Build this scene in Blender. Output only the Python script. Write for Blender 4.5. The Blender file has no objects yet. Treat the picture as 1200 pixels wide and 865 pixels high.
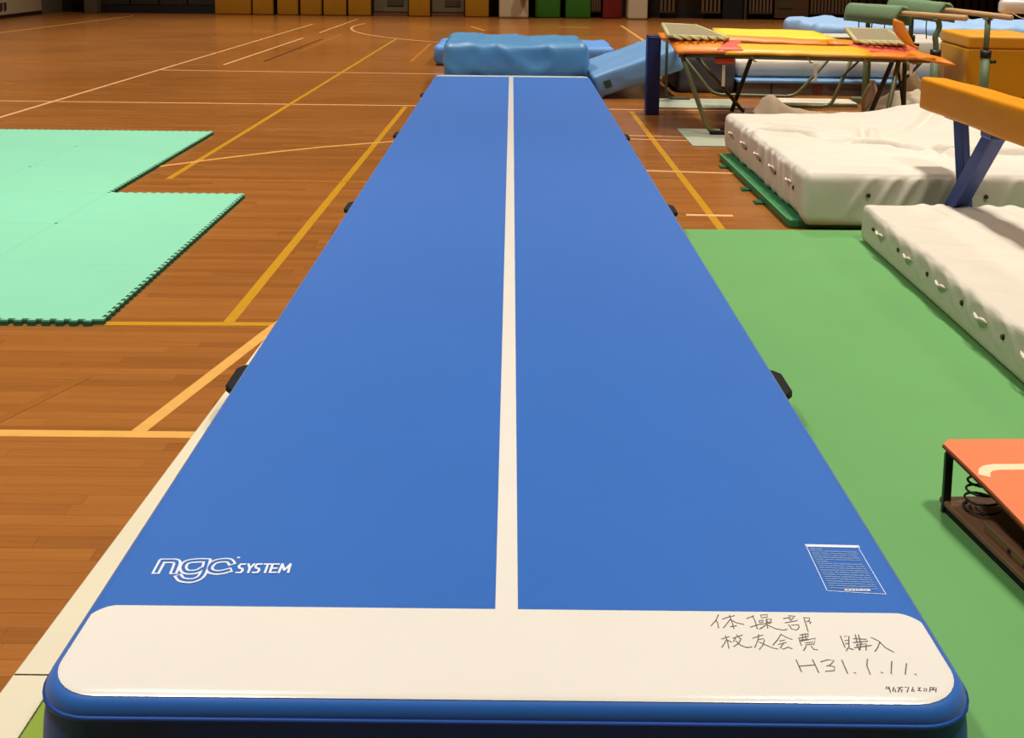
import bpy, bmesh, math, random
from mathutils import Vector, Matrix, Euler, noise
random.seed(7)
SC = bpy.context.scene
COL = SC.collection
# ------------------------------------------------------------------ camera
cam_d = bpy.data.cameras.new('camera'); cam = bpy.data.objects.new('camera', cam_d); COL.objects.link(cam)
F_PX, PY, HORIZON, CAM_H, ROLL = 1260.0, 113.0, -52.0, 1.80, 0.0105
cam_d.sensor_fit = 'HORIZONTAL'; cam_d.sensor_width = 36.0; cam_d.lens = 36.0*F_PX/1200.0
cam_d.shift_y = -(432.5-PY)/1200.0
cam_d.clip_start = 0.05; cam_d.clip_end = 200
PITCH = math.atan((PY-HORIZON)/F_PX)
fw = Vector((0, math.cos(PITCH), -math.sin(PITCH))); r0 = Vector((1,0,0)); u0 = r0.cross(fw)
rt = r0*math.cos(ROLL)+u0*math.sin(ROLL); up = -r0*math.sin(ROLL)+u0*math.cos(ROLL)
cam.matrix_world = Matrix(((rt.x,up.x,-fw.x,0),(rt.y,up.y,-fw.y,0),(rt.z,up.z,-fw.z,CAM_H),(0,0,0,1)))
SC.camera = cam
# ------------------------------------------------------------------ world, exposure
w = bpy.data.worlds.new('world'); SC.world = w; w.use_nodes = True
w.node_tree.nodes['Background'].inputs[0].default_value = (1.0,0.93,0.82,1)
w.node_tree.nodes['Background'].inputs[1].default_value = 0.02
SC.view_settings.view_transform = 'Standard'; SC.view_settings.look = 'None'
SC.view_settings.gamma = 1.0; SC.view_settings.use_curve_mapping = False
SC.view_settings.exposure = 0.0
LAMP_W = 154.0            # power of each gym lamp
LAMP_COL = (1.0,0.952,0.88)
LAMPS = [(x,y) for y in (2.5,7.5,12.5,17.5,22.5,27.5) for x in (-9.0,-3.0,3.0,9.0)]
CEIL = 8.5
# ------------------------------------------------------------------ helpers
def lin(c):
    c = c/255.0
    return c/12.92 if c <= 0.04045 else ((c+0.055)/1.055)**2.4
def rgb(t): return (lin(t[0]),lin(t[1]),lin(t[2]),1)
MATS = {}
def M(name, col, rough=0.5, spec=0.5, var=0.08, vscale=6.0, bump=0.0, bscale=60.0, metal=0.0, emit=None, coat=0.0, sheen=0.0, stretch=None, col2=None):
    if name in MATS: return MATS[name]
    m = bpy.data.materials.new(name); m.use_nodes = True; nt = m.node_tree
    b = nt.nodes['Principled BSDF']
    b.inputs['Roughness'].default_value = rough; b.inputs['Specular IOR Level'].default_value = spec
    b.inputs['Metallic'].default_value = metal; b.inputs['Coat Weight'].default_value = coat
    b.inputs['Coat Roughness'].default_value = 0.15
    b.inputs['Sheen Weight'].default_value = sheen; b.inputs['Sheen Roughness'].default_value = 0.5
    tc = nt.nodes.new('ShaderNodeTexCoord'); mp = nt.nodes.new('ShaderNodeMapping')
    nt.links.new(tc.outputs['Object'], mp.inputs['Vector'])
    if stretch: mp.inputs['Scale'].default_value = stretch
    n = nt.nodes.new('ShaderNodeTexNoise'); n.inputs['Scale'].default_value = vscale; n.inputs['Detail'].default_value = 4
    nt.links.new(mp.outputs[0], n.inputs['Vector'])
    mx = nt.nodes.new('ShaderNodeMix'); mx.data_type = 'RGBA'
    c = rgb(col); k = 1-var*2
    mx.inputs[6].default_value = rgb(col2) if col2 else (c[0]*k,c[1]*k,c[2]*k,1)
    k = 1+var
    mx.inputs[7].default_value = c if col2 else (min(1,c[0]*k),min(1,c[1]*k),min(1,c[2]*k),1)
    nt.links.new(n.outputs[0], mx.inputs[0]); nt.links.new(mx.outputs[2], b.inputs['Base Color'])
    if bump:
        n2 = nt.nodes.new('ShaderNodeTexNoise'); n2.inputs['Scale'].default_value = bscale; n2.inputs['Detail'].default_value = 3
        bp = nt.nodes.new('ShaderNodeBump'); bp.inputs['Strength'].default_value = bump; bp.inputs['Distance'].default_value = 0.01
        nt.links.new(mp.outputs[0], n2.inputs['Vector']); nt.links.new(n2.outputs[0], bp.inputs['Height']); nt.links.new(bp.outputs[0], b.inputs['Normal'])
    if emit:
        b.inputs['Emission Color'].default_value = (*emit[:3],1); b.inputs['Emission Strength'].default_value = emit[3]
    MATS[name] = m; return m
def obj(name, me, mat=None, parent=None, smooth=False, loc=None, rot=None):
    if isinstance(me, bmesh.types.BMesh):
        b = me; me = bpy.data.meshes.new(name); bmesh.ops.recalc_face_normals(b, faces=b.faces[:]); b.to_mesh(me); b.free()
    o = bpy.data.objects.new(name, me); COL.objects.link(o)
    if mat and not me.materials: me.materials.append(mat)
    if smooth: me.polygons.foreach_set('use_smooth', [True]*len(me.polygons))
    if parent: o.parent = parent
    if loc: o.location = loc
    if rot: o.rotation_euler = rot
    return o
def tag(o, label=None, cat=None, group=None, kind=None):
    if label: o['label'] = label
    if cat: o['category'] = cat
    if group: o['group'] = group
    if kind: o['kind'] = kind
    return o
def thing(name, label, cat, loc=(0,0,0), rz=0.0, group=None):
    o = bpy.data.objects.new(name, None); COL.objects.link(o); o.empty_display_size = 0.1
    o.location = loc; o.rotation_euler = (0,0,rz)
    return tag(o, label, cat, group)
def struct(name, me, mat, label, cat='structure', **k):
    o = obj(name, me, mat, **k); return tag(o, label, cat, kind='structure')
def BM(): return bmesh.new()
def box(b, x0,x1,y0,y1,z0,z1):
    v = [b.verts.new((x,y,z)) for z in (z0,z1) for y in (y0,y1) for x in (x0,x1)]
    for f in ((0,2,3,1),(4,5,7,6),(0,1,5,4),(2,6,7,3),(0,4,6,2),(1,3,7,5)): b.faces.new([v[i] for i in f])
    return v
def bevel(b, r, seg=2):
    bmesh.ops.bevel(b, geom=b.edges[:], offset=r, segments=seg, affect='EDGES', profile=0.5)
    return b
def bbox(x0,x1,y0,y1,z0,z1,r=0.0,seg=2):
    b = BM(); box(b,x0,x1,y0,y1,z0,z1)
    if r: bevel(b,r,seg)
    return b
def tube(b, pts, r, n=8, closed=False, caps=True):
    pts = [Vector(p) for p in pts]; k = len(pts); rings = []; ref = None
    for i,p in enumerate(pts):
        if closed: t = (pts[(i+1)%k]-pts[i-1])
        else: t = pts[min(i+1,k-1)]-pts[max(i-1,0)]
        t.normalize()
        if ref is None: ref = Vector((0,0,1)) if abs(t.z)<0.9 else Vector((1,0,0))
        ref = (ref - t*ref.dot(t)).normalized(); bn = t.cross(ref)
        rr = r[i] if isinstance(r,(list,tuple)) else r
        rings.append([b.verts.new(p+(ref*math.cos(a)+bn*math.sin(a))*rr) for a in (2*math.pi*j/n for j in range(n))])
    for i in range(k if closed else k-1):
        A,B = rings[i],rings[(i+1)%k]
        for j in range(n): b.faces.new((A[j],A[(j+1)%n],B[(j+1)%n],B[j]))
    if caps and not closed: b.faces.new(rings[0]); b.faces.new(rings[-1][::-1])
    return b
def bend(pts, rad, n=5):
    """round the inner corners of a polyline"""
    P = [Vector(p) for p in pts]; out = [P[0]]
    for i in range(1,len(P)-1):
        a = (P[i-1]-P[i]); c = (P[i+1]-P[i]); d = min(rad, a.length*0.45, c.length*0.45)
        A = P[i]+a.normalized()*d; C = P[i]+c.normalized()*d
        for j in range(n+1):
            t = j/n; out.append(A*(1-t)**2+P[i]*2*t*(1-t)+C*t*t)
    out.append(P[-1]); return out
def prism(b, poly, z0, z1, mat_top=0, mat_side=0):
    lo = [b.verts.new((x,y,z0)) for x,y in poly]; hi = [b.verts.new((x,y,z1)) for x,y in poly]
    b.faces.new(hi).material_index = mat_top; b.faces.new(lo[::-1])
    k = len(poly)
    for i in range(k): b.faces.new((lo[i],lo[(i+1)%k],hi[(i+1)%k],hi[i])).material_index = mat_side
    return b
def axis(h, r, step):
    a = [-h, -h+r*0.25, -h+r*0.55, -h+r]; n = max(1,int((2*h-2*r)/step))
    a += [-h+r+(2*h-2*r)*i/n for i in range(1,n)]
    return a + [h-r, h-r*0.55, h-r*0.25, h]
def soft_box(sx, sy, sz, r, step=0.06, disp=None):
    """rounded cushion block standing on z=0, centred on x,y; disp(p,n)->offset vector"""
    h = Vector((sx/2,sy/2,sz/2)); ax = [axis(h[i], r, step) for i in range(3)]
    b = BM(); V = {}
    def vert(p):
        k = tuple(round(c,5) for c in p)
        if k in V: return V[k]
        q = Vector(p); c = Vector([max(-(h[i]-r),min(h[i]-r,q[i])) for i in range(3)])
        d = q-c; n = d.normalized() if d.length>1e-9 else Vector((0,0,1))
        p2 = c+n*r; p2.z += h.z
        if disp: p2 = p2+disp(p2,n)
        V[k] = b.verts.new(p2); return V[k]
    for i in range(3):
        j,k = (i+1)%3,(i+2)%3
        for s in (-1,1):
            for a in range(len(ax[j])-1):
                for c in range(len(ax[k])-1):
                    q = []
                    for (aa,cc) in ((a,c),(a+1,c),(a+1,c+1),(a,c+1)):
                        p = [0,0,0]; p[i] = s*h[i]; p[j] = ax[j][aa]; p[k] = ax[k][cc]; q.append(vert(p))
                    b.faces.new(q)
    return b
def nz(x,y,z=0.0): return noise.noise(Vector((x,y,z)))
def copy_tree(o, parent=None):
    c = o.copy(); COL.objects.link(c); c.parent = parent
    for ch in o.children:
        copy_tree(ch, c)
    return c
def stroke(b, pts, wd, zf):
    """flat ribbon with round ends lying on the surface zf(x,y)"""
    P = []
    for i in range(len(pts)-1):
        a,c = Vector(pts[i]),Vector(pts[i+1]); n = max(1,int((c-a).length/0.02))
        for j in range(n): P.append(a.lerp(c,j/n))
    P.append(Vector(pts[-1])); k = len(P); L = []
    for i,p in enumerate(P):
        t = (P[min(i+1,k-1)]-P[max(i-1,0)])
        if t.length < 1e-7: t = Vector((1,0))
        t.normalize(); n = Vector((-t.y,t.x))
        e = t*(-wd*0.35 if i==0 else wd*0.35 if i==k-1 else 0)
        q = p+e; A = q+n*wd/2; B = q-n*wd/2
        L.append((b.verts.new((A.x,A.y,zf(A.x,A.y))), b.verts.new((B.x,B.y,zf(B.x,B.y)))))
    for i in range(k-1): b.faces.new((L[i][0],L[i][1],L[i+1][1],L[i+1][0]))
# ------------------------------------------------------------------ materials
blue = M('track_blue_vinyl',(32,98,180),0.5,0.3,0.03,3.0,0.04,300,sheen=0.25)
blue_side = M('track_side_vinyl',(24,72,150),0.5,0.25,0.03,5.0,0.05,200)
white_vinyl = M('white_vinyl',(226,220,209),0.18,0.5,0.02,4.0,0.06,260)
black = M('black_webbing',(16,16,18),0.7,0.3,0.1,40,0.2,300)
ink = M('marker_ink',(112,100,96),0.6,0.2,0.1,80)
ink_dark = M('marker_ink_dark',(72,66,64),0.6,0.2,0.1,80)
print_white = M('printed_white',(222,226,234),0.5,0.3,0.02,30)
print_pale = M('printed_pale_blue',(118,148,196),0.5,0.3,0.1,60)
white_cover = M('white_canvas_cover',(208,198,180),0.62,0.35,0.035,3.0,0.12,45)
green_mat_m = M('green_mat_vinyl',(97,153,86),0.6,0.35,0.05,1.6,0.06,140)
green_edge = M('green_folding_mat_vinyl',(48,120,72),0.5,0.4,0.06,4,0.05,120)
mint = M('mint_foam',(124,192,158),0.75,0.25,0.03,1.6,0.1,220)
dark_green_foam = M('dark_green_foam',(34,104,74),0.8,0.2,0.05,12,0.1,200)
light_blue = M('light_blue_canvas',(112,156,200),0.4,0.55,0.04,3,0.12,40)
mid_blue = M('mid_blue_canvas',(78,128,182),0.55,0.4,0.05,3,0.12,40)
slate = M('shaded_slate_canvas',(72,72,76),0.6,0.35,0.06,4,0.12,40)  # dark grey carries the trampoline's shadow on a blue grey mat
grey_vinyl = M('grey_vinyl',(92,84,76),0.55,0.4,0.05,5,0.05,80)
orange_pad = M('orange_pad_vinyl',(236,134,28),0.42,0.45,0.04,5,0.06,60)
orange_cover = M('orange_beam_cover',(226,140,12),0.5,0.22,0.05,5,0.08,30)
yellow_pad = M('yellow_pad_vinyl',(240,206,62),0.45,0.4,0.04,5,0.05,60)
gold_pad = M('gold_pad_vinyl',(240,176,30),0.42,0.45,0.03,5,0.05,60)
coral = M('coral_pad_vinyl',(220,92,66),0.5,0.4,0.05,6)
olive = M('olive_painted_steel',(104,106,66),0.4,0.5,0.08,10)
olive_dark = M('dark_olive_painted_steel',(66,66,44),0.45,0.5,0.08,10)
bar_green = M('green_painted_steel',(104,120,82),0.4,0.5,0.08,10)
pale_frame = M('pale_cream_tube',(196,184,128),0.5,0.4,0.12,20)
mesh_grey = M('grey_webbing_bed',(150,136,104),0.8,0.2,0.2,60,0.3,180)
navy = M('navy_paint',(24,36,98),0.4,0.5,0.05,8)
beam_blue = M('blue_painted_steel',(36,58,128),0.38,0.5,0.05,8)
box_orange = M('ochre_box_vinyl',(216,152,14),0.5,0.4,0.06,3,0.05,40)
pad_green = M('green_carpet_pad',(122,148,112),0.85,0.2,0.12,30,0.4,120)
wood_rail = M('pale_wood_rail',(206,166,116),0.45,0.4,0.08,8,stretch=(20,1,20))
ply = M('worn_plywood',(128,92,64),0.6,0.35,0.15,6,0.1,60,stretch=(8,1,8))
carpet = M('orange_carpet',(234,132,90),0.95,0.1,0.07,90,0.5,350)
carpet_edge = M('dark_red_carpet_edge',(120,56,38),0.9,0.1,0.1,60)
cream_line = M('cream_carpet_stripe',(244,206,166),0.9,0.1,0.05,60)
steel_black = M('black_steel',(26,24,24),0.4,0.5,0.05,20)
beige_cloth = M('beige_canvas',(212,194,164),0.8,0.25,0.08,6,0.15,60)
brown_cloth = M('brown_cloth',(112,92,72),0.85,0.2,0.1,8,0.15,60)
cream_strip = M('cream_vinyl',(214,204,176),0.5,0.4,0.03,3)
lime = M('lime_mat_vinyl',(150,178,54),0.55,0.4,0.04,4)
plate_m = M('grey_green_mat',(160,164,140),0.7,0.3,0.06,8,0.1,100)
rubber = M('black_rubber',(20,19,18),0.75,0.3,0.1,30)
line_white = M('line_white',(226,176,124),0.3,0.5,0.08,14)
line_cream = M('line_cream_yellow',(222,166,84),0.3,0.5,0.08,14)
line_yellow = M('line_yellow',(194,140,26),0.3,0.5,0.1,14)
line_faint = M('line_worn_yellow',(178,112,36),0.3,0.5,0.12,14)
line_dark = M('line_dark',(84,44,20),0.35,0.5,0.1,14)
HAND = [[(0.5036,2.3743),(0.4937,2.353),(0.478,2.3311)],[(0.4939,2.3518),(0.4959,2.3397),(0.4943,2.3239)],[(0.5097,2.3571),(0.5242,2.365),(0.5408,2.3711)],[(0.5293,2.3728),(0.5302,2.3479),(0.5297,2.3222)],[(0.5286,2.3574),(0.5185,2.342),(0.5057,2.324)],[(0.5294,2.3555),(0.5388,2.3442),(0.5561,2.3377)],[(0.5229,2.3288),(0.5376,2.3328)],[(0.5681,2.3608),(0.5869,2.3711)],[(0.5838,2.3711),(0.5854,2.3488),(0.5842,2.3224)],[(0.5691,2.3277),(0.5899,2.3375)],[(0.6041,2.3741),(0.6031,2.3644),(0.6177,2.3666),(0.6212,2.3764),(0.6041,2.3741)],[(0.5941,2.3509),(0.5952,2.3452),(0.6026,2.3472),(0.6056,2.3549),(0.5957,2.3528)],[(0.6131,2.3569),(0.6141,2.3462),(0.6219,2.3494),(0.6265,2.3591),(0.6133,2.3577)],[(0.5913,2.3383),(0.6233,2.3456)],[(0.6122,2.3531),(0.6091,2.3247)],[(0.6087,2.3378),(0.5983,2.3282),(0.5884,2.3206)],[(0.6117,2.336),(0.6271,2.3224),(0.6422,2.3178),(0.6533,2.3206)],[(0.6702,2.3733),(0.6851,2.3716)],[(0.6556,2.3623),(0.6731,2.3664)],[(0.6687,2.3675),(0.6698,2.3579)],[(0.6805,2.3677),(0.67,2.3541)],[(0.6549,2.3454),(0.6853,2.3543)],[(0.6614,2.3387),(0.6641,2.3219),(0.6747,2.3183),(0.683,2.3278),(0.6846,2.3384),(0.6679,2.3369)],[(0.7039,2.3623),(0.7024,2.3394),(0.7001,2.3139)],[(0.7037,2.3662),(0.7177,2.3656),(0.7136,2.3548),(0.7067,2.3509)],[(0.7107,2.3528),(0.7174,2.3491),(0.7116,2.3434)],[(0.493,2.2823),(0.5132,2.2917)],[(0.5047,2.2952),(0.505,2.2735),(0.5036,2.2493)],[(0.5041,2.2807),(0.4967,2.2662),(0.4885,2.2526)],[(0.506,2.2789),(0.5137,2.2718)],[(0.5308,2.2993),(0.5319,2.2938)],[(0.5199,2.2853),(0.5442,2.2977)],[(0.5255,2.2846),(0.5187,2.2737)],[(0.5342,2.2884),(0.5388,2.2831)],[(0.5373,2.2812),(0.5286,2.2667),(0.5162,2.2558)],[(0.5247,2.2756),(0.5328,2.2597),(0.5449,2.2528),(0.5566,2.2547)],[(0.566,2.2871),(0.5914,2.2985)],[(0.5826,2.3002),(0.5754,2.2782),(0.563,2.2531)],[(0.5774,2.2819),(0.5908,2.2857),(0.5899,2.2767),(0.5827,2.2605),(0.5716,2.2462)],[(0.5776,2.2729),(0.5899,2.2624),(0.6033,2.252),(0.6138,2.2486)],[(0.635,2.3029),(0.622,2.2826),(0.6056,2.2616)],[(0.6339,2.3029),(0.6427,2.292),(0.6553,2.2832)],[(0.6253,2.2773),(0.6376,2.2811)],[(0.6188,2.2646),(0.639,2.2728)],[(0.6326,2.2702),(0.6203,2.2523),(0.6273,2.2489),(0.6404,2.2561)],[(0.6393,2.2561),(0.6468,2.2502)],[(0.6768,2.2999),(0.6979,2.3058)],[(0.6979,2.3058),(0.6949,2.2947),(0.6728,2.2889)],[(0.6716,2.2889),(0.672,2.2817),(0.6925,2.2856)],[(0.6847,2.3037),(0.6793,2.2836),(0.6745,2.2781)],[(0.691,2.3057),(0.688,2.2819)],[(0.6715,2.2798),(0.6713,2.2619)],[(0.6768,2.2781),(0.7107,2.2895),(0.6991,2.2642)],[(0.6828,2.2711),(0.6998,2.2749)],[(0.6809,2.2639),(0.6978,2.2677)],[(0.6806,2.2586),(0.6711,2.2443)],[(0.6924,2.2605),(0.6958,2.2482),(0.7035,2.2476)]]
HAND2 = [[(0.7706,2.2976),(0.7682,2.256)],[(0.7792,2.2968),(0.7899,2.2979),(0.7763,2.2538)],[(0.776,2.2813),(0.7844,2.2829)],[(0.773,2.2697),(0.7809,2.2708)],[(0.7734,2.2538),(0.7677,2.2446)],[(0.7763,2.2538),(0.7851,2.2494)],[(0.7974,2.2887),(0.8262,2.2868)],[(0.8062,2.3029),(0.8018,2.2748)],[(0.8137,2.303),(0.8084,2.2726)],[(0.793,2.2747),(0.8268,2.2799)],[(0.7981,2.2679),(0.7982,2.2497)],[(0.7992,2.2665),(0.8209,2.2705),(0.8134,2.2477)],[(0.7901,2.2563),(0.8306,2.2647)],[(0.8099,2.2727),(0.7989,2.2474)],[(0.7981,2.2587),(0.8179,2.2613)],[(0.8403,2.294),(0.8534,2.2803),(0.8602,2.2575),(0.8736,2.2419)],[(0.8533,2.2757),(0.8427,2.2572),(0.8317,2.2434)],[(0.6455,2.2116),(0.6469,2.1707)],[(0.6463,2.1899),(0.683,2.1948)],[(0.6824,2.213),(0.6843,2.1691)],[(0.6989,2.2059),(0.7165,2.2127),(0.7302,2.2108),(0.7171,2.1953),(0.7074,2.1908)],[(0.7108,2.1931),(0.7252,2.189),(0.7199,2.1761),(0.701,2.1736)],[(0.7476,2.2119),(0.7467,2.1672)],[(0.7621,2.1708),(0.7645,2.1679)],[(0.8061,2.2164),(0.7975,2.1944),(0.7953,2.1646)],[(0.822,2.1722),(0.8241,2.1701)],[(0.8579,2.2093),(0.8419,2.1674)],[(0.8881,2.2024),(0.8724,2.1666)],[(0.894,2.1682),(0.8962,2.1653)]]
HAND3 = [[(0.8191,2.1256),(0.8134,2.1194),(0.8177,2.1175),(0.8227,2.1257),(0.8196,2.1074)],[(0.8322,2.1238),(0.826,2.1115),(0.8313,2.1096),(0.8328,2.1177),(0.828,2.1156)],[(0.8398,2.1219),(0.8515,2.1241)],[(0.8453,2.1219),(0.8358,2.1085)],[(0.8426,2.1166),(0.8481,2.1167),(0.8432,2.1086)],[(0.857,2.1242),(0.8645,2.1243),(0.8556,2.1088)],[(0.8736,2.1244),(0.8664,2.1122),(0.8711,2.1102),(0.8728,2.1171),(0.8684,2.1154)],[(0.8839,2.1225),(0.8899,2.1239),(0.8804,2.1132),(0.8873,2.1133)],[(0.8969,2.1207),(0.8928,2.1134),(0.898,2.1127),(0.9013,2.12),(0.8969,2.1207)],[(0.9106,2.1242),(0.9041,2.1107)],[(0.9106,2.1242),(0.9234,2.1232),(0.9178,2.111)],[(0.9162,2.123),(0.9139,2.1169)],[(0.9078,2.1168),(0.9202,2.117)]]
LOGO = [[(-0.8833,2.5279),(-0.8844,2.5787),(-0.8544,2.5792),(-0.8455,2.5737),(-0.8422,2.563),(-0.839,2.5274)],[(-0.7718,2.5822),(-0.799,2.5817),(-0.8204,2.5727),(-0.822,2.5493),(-0.8085,2.5307),(-0.7849,2.5311),(-0.7709,2.5467)],[(-0.7702,2.5823),(-0.7651,2.5364),(-0.7672,2.5067),(-0.7846,2.4928),(-0.809,2.4964),(-0.8222,2.5112)],[(-0.7045,2.5706),(-0.715,2.5833),(-0.735,2.5829),(-0.752,2.5719),(-0.7551,2.5484),(-0.7453,2.5332),(-0.7245,2.5295),(-0.7027,2.5396)]]
SYST = [[(-0.669,2.5677),(-0.6799,2.5675),(-0.6828,2.5581),(-0.6791,2.5497),(-0.6715,2.5473),(-0.6686,2.5381),(-0.6716,2.5297),(-0.6823,2.5296)],[(-0.661,2.5687),(-0.6528,2.5489),(-0.646,2.569)],[(-0.6528,2.5489),(-0.6521,2.5293)],[(-0.6268,2.5685),(-0.6377,2.5683),(-0.6407,2.5589),(-0.6372,2.5505),(-0.6296,2.5481),(-0.6269,2.5389),(-0.63,2.5305),(-0.6407,2.5303)],[(-0.6196,2.5682),(-0.6021,2.5685)],[(-0.6108,2.5684),(-0.6101,2.5301)],[(-0.5831,2.5689),(-0.5987,2.5686),(-0.5981,2.5315),(-0.5827,2.5318)],[(-0.5984,2.5499),(-0.5847,2.5502)],[(-0.5754,2.5307),(-0.5744,2.5695),(-0.5638,2.5422),(-0.5533,2.5699),(-0.5521,2.5311)]]
# ------------------------------------------------------------------ wooden floor
def floor_material():
    m = bpy.data.materials.new('varnished_floorboards'); m.use_nodes = True; nt = m.node_tree; b = nt.nodes['Principled BSDF']
    b.inputs['Roughness'].default_value = 0.26; b.inputs['Specular IOR Level'].default_value = 0.5
    at = nt.nodes.new('ShaderNodeAttribute'); at.attribute_name = 'tone'
    ge = nt.nodes.new('ShaderNodeNewGeometry'); mp = nt.nodes.new('ShaderNodeMapping'); mp.inputs['Scale'].default_value = (1.2,26,1)
    nt.links.new(ge.outputs['Position'], mp.inputs['Vector'])
    n = nt.nodes.new('ShaderNodeTexNoise'); n.inputs['Scale'].default_value = 2.5; n.inputs['Detail'].default_value = 5
    nt.links.new(mp.outputs[0], n.inputs['Vector'])
    n2 = nt.nodes.new('ShaderNodeTexNoise'); n2.inputs['Scale'].default_value = 0.35; n2.inputs['Detail'].default_value = 3
    nt.links.new(ge.outputs['Position'], n2.inputs['Vector'])
    a1 = nt.nodes.new('ShaderNodeMath'); a1.operation = 'MULTIPLY_ADD'; a1.inputs[1].default_value = 0.42
    nt.links.new(n.outputs[0], a1.inputs[0]); nt.links.new(at.outputs['Fac'], a1.inputs[2])
    a2 = nt.nodes.new('ShaderNodeMath'); a2.operation = 'MULTIPLY_ADD'; a2.inputs[1].default_value = 0.35
    nt.links.new(n2.outputs[0], a2.inputs[0]); nt.links.new(a1.outputs[0], a2.inputs[2])
    cr = nt.nodes.new('ShaderNodeValToRGB'); e = cr.color_ramp.elements
    e[0].position = 0.25; e[0].color = rgb((116,67,26)); e[1].position = 1.05; e[1].color = rgb((168,106,48))
    nt.links.new(a2.outputs[0], cr.inputs[0]); nt.links.new(cr.outputs[0], b.inputs['Base Color'])
    r = nt.nodes.new('ShaderNodeMapRange'); r.inputs[3].default_value = 0.17; r.inputs[4].default_value = 0.28
    nt.links.new(n2.outputs[0], r.inputs[0]); nt.links.new(r.outputs[0], b.inputs['Roughness'])
    return m
wood = floor_material(); MATS['floor'] = wood
XL, XR, Y0, Y1 = -13.55, 15.2, -5.0, 32.3
subfloor = M('subfloor',(70,38,18),0.8,0.2)
floor = struct('floor', bbox(XL,XR,Y0,Y1,-0.12,-0.018), subfloor, 'varnished orange brown wooden gym floor of narrow boards', 'floor')
BW, BL, GAP = 0.065, 0.91, 0.0009
def board_mesh(tone):
    b = BM(); box(b,0,BL-GAP,0,BW-GAP,-0.018,0.0)
    me = bpy.data.meshes.new('floorboard'); bmesh.ops.recalc_face_normals(b, faces=b.faces[:]); b.to_mesh(me); b.free()
    a = me.attributes.new('tone','FLOAT','FACE'); a.data.foreach_set('value',[tone]*len(me.polygons)); me.materials.append(wood); return me
variants = [board_mesh(0.2+0.26*i/9) for i in range(10)]
vs, fs, tones = [], [], []; single = 0
rows = int((Y1-Y0)/BW)
for r in range(rows):
    y = Y0+r*BW; off = random.random()*BL; x = XL-off
    while x < XR:
        xa, xb = max(x,XL), min(x+BL,XR)
        if xb-xa > 0.02:
            vis = 2.15 < y < 7.6 and xb > -0.485*y-0.12 and xa < -1.02 and single < 300 and xa == x and xb == x+BL
            if vis and y > 5.05 and xb < -2.0: vis = False
            if vis:
                o = bpy.data.objects.new('floorboard', random.choice(variants)); COL.objects.link(o); o.parent = floor; o.location = (x,y,0); single += 1
            else:
                i = len(vs); xe, ye = xb-GAP, y+BW-GAP
                vs += [(xa,y,0),(xe,y,0),(xe,ye,0),(xa,ye,0),(xa,y,-.018),(xe,y,-.018),(xe,ye,-.018),(xa,ye,-.018)]
                fs += [(i,i+1,i+2,i+3),(i,i+4,i+5,i+1),(i+1,i+5,i+6,i+2),(i+2,i+6,i+7,i+3),(i+3,i+7,i+4,i)]
                tones += [0.2+0.26*random.random()]*5
        x += BL
me = bpy.data.meshes.new('floorboard_field'); me.from_pydata(vs,[],fs)
a = me.attributes.new('tone','FLOAT','FACE'); a.data.foreach_set('value',tones)
tag(obj('floorboard_field', me, wood, floor), kind='stuff')
# painted court lines, each a strip of its own
LN = [0]
def court_line(pts, wd, mat):
    LN[0] += 1; zt = .0008+.00004*LN[0]; b = BM(); P = [Vector(p) for p in pts]; L = []
    for i,p in enumerate(P):
        t = (P[min(i+1,len(P)-1)]-P[max(i-1,0)]).normalized(); n = Vector((-t.y,t.x))*wd/2
        L.append([b.verts.new((q.x,q.y,z)) for q,z in ((p+n,0.0001),(p-n,0.0001),(p-n,zt),(p+n,zt))])
    for i in range(len(L)-1):
        for j in range(4): b.faces.new((L[i][j],L[i][(j+1)%4],L[i+1][(j+1)%4],L[i+1][j]))
    b.faces.new(L[0]); b.faces.new(L[-1][::-1])
    return obj('court_line', b, mat, floor)
W = 0.05
court_line([(-13.4,12.9),(-1.1,12.79)],W,line_white); court_line([(1.1,12.66),(6.5,12.6)],W,line_white)
court_line([(-5.75,8.0),(-5.56,11.55),(-5.15,27.74)],W,line_white)
court_line([(-4.67,17.3),(-4.50,23.05)],W,line_white); court_line([(-4.15,17.9),(-4.05,22.87)],W,line_dark)
court_line([(-3.93,19.7),(-3.87,24.3)],0.04,line_faint); court_line([(-4.43,24.6),(-4.33,30.16)],W,line_white)
court_line([(-13.4,17.7),(-8.37,17.47),(-4.67,17.3)],0.04,line_faint)
court_line([(-5.4,16.44),(-1.0,16.27)],W,line_white); court_line([(1.1,16.2),(6,16.1)],W,line_white)
court_line([(-1.27,12.70),(-1.379,5.045)],0.055,line_yellow); court_line([(1.402,12.47),(1.41,6.9)],0.055,line_yellow)
court_line([(-2.50,23.2),(-2.74,8.43)],W,line_yellow); court_line([(-2.754,8.43),(-1.0,8.40)],0.035,line_faint)
court_line([(-3.4,8.5),(-2.893,9.022),(-2.52,9.36),(-2.184,9.64),(-1.76,9.95),(-1.139,10.291),(-0.6,10.5)],W,line_cream)
court_line([(-3.2,5.03),(-1.0,5.07)],0.05,line_yellow)
court_line([(-1.40,3.86),(-1.16,4.95),(-1.05,5.4)],0.058,line_cream); court_line([(-4.0,3.835),(-1.0,3.842)],0.055,line_cream)
court_line([(-1.99,3.9),(-1.8,4.4)],0.05,M('line_very_worn',(150,92,34),0.3,0.5,0.12,14))
court_line([(1.0,10.79),(4.0,10.62)],0.035,line_white); court_line([(1.0,10.59),(1.75,10.5)],0.035,line_white)
court_line([(1.0,8.99),(1.95,8.89)],0.045,line_white); court_line([(1.236,7.407),(1.564,7.396)],0.05,line_white)
court_line([(-1.717,18.18),(-1.67,21.95)],0.06,line_faint); court_line([(2.861,28.36),(2.848,23.2)],0.07,line_cream)
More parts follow.
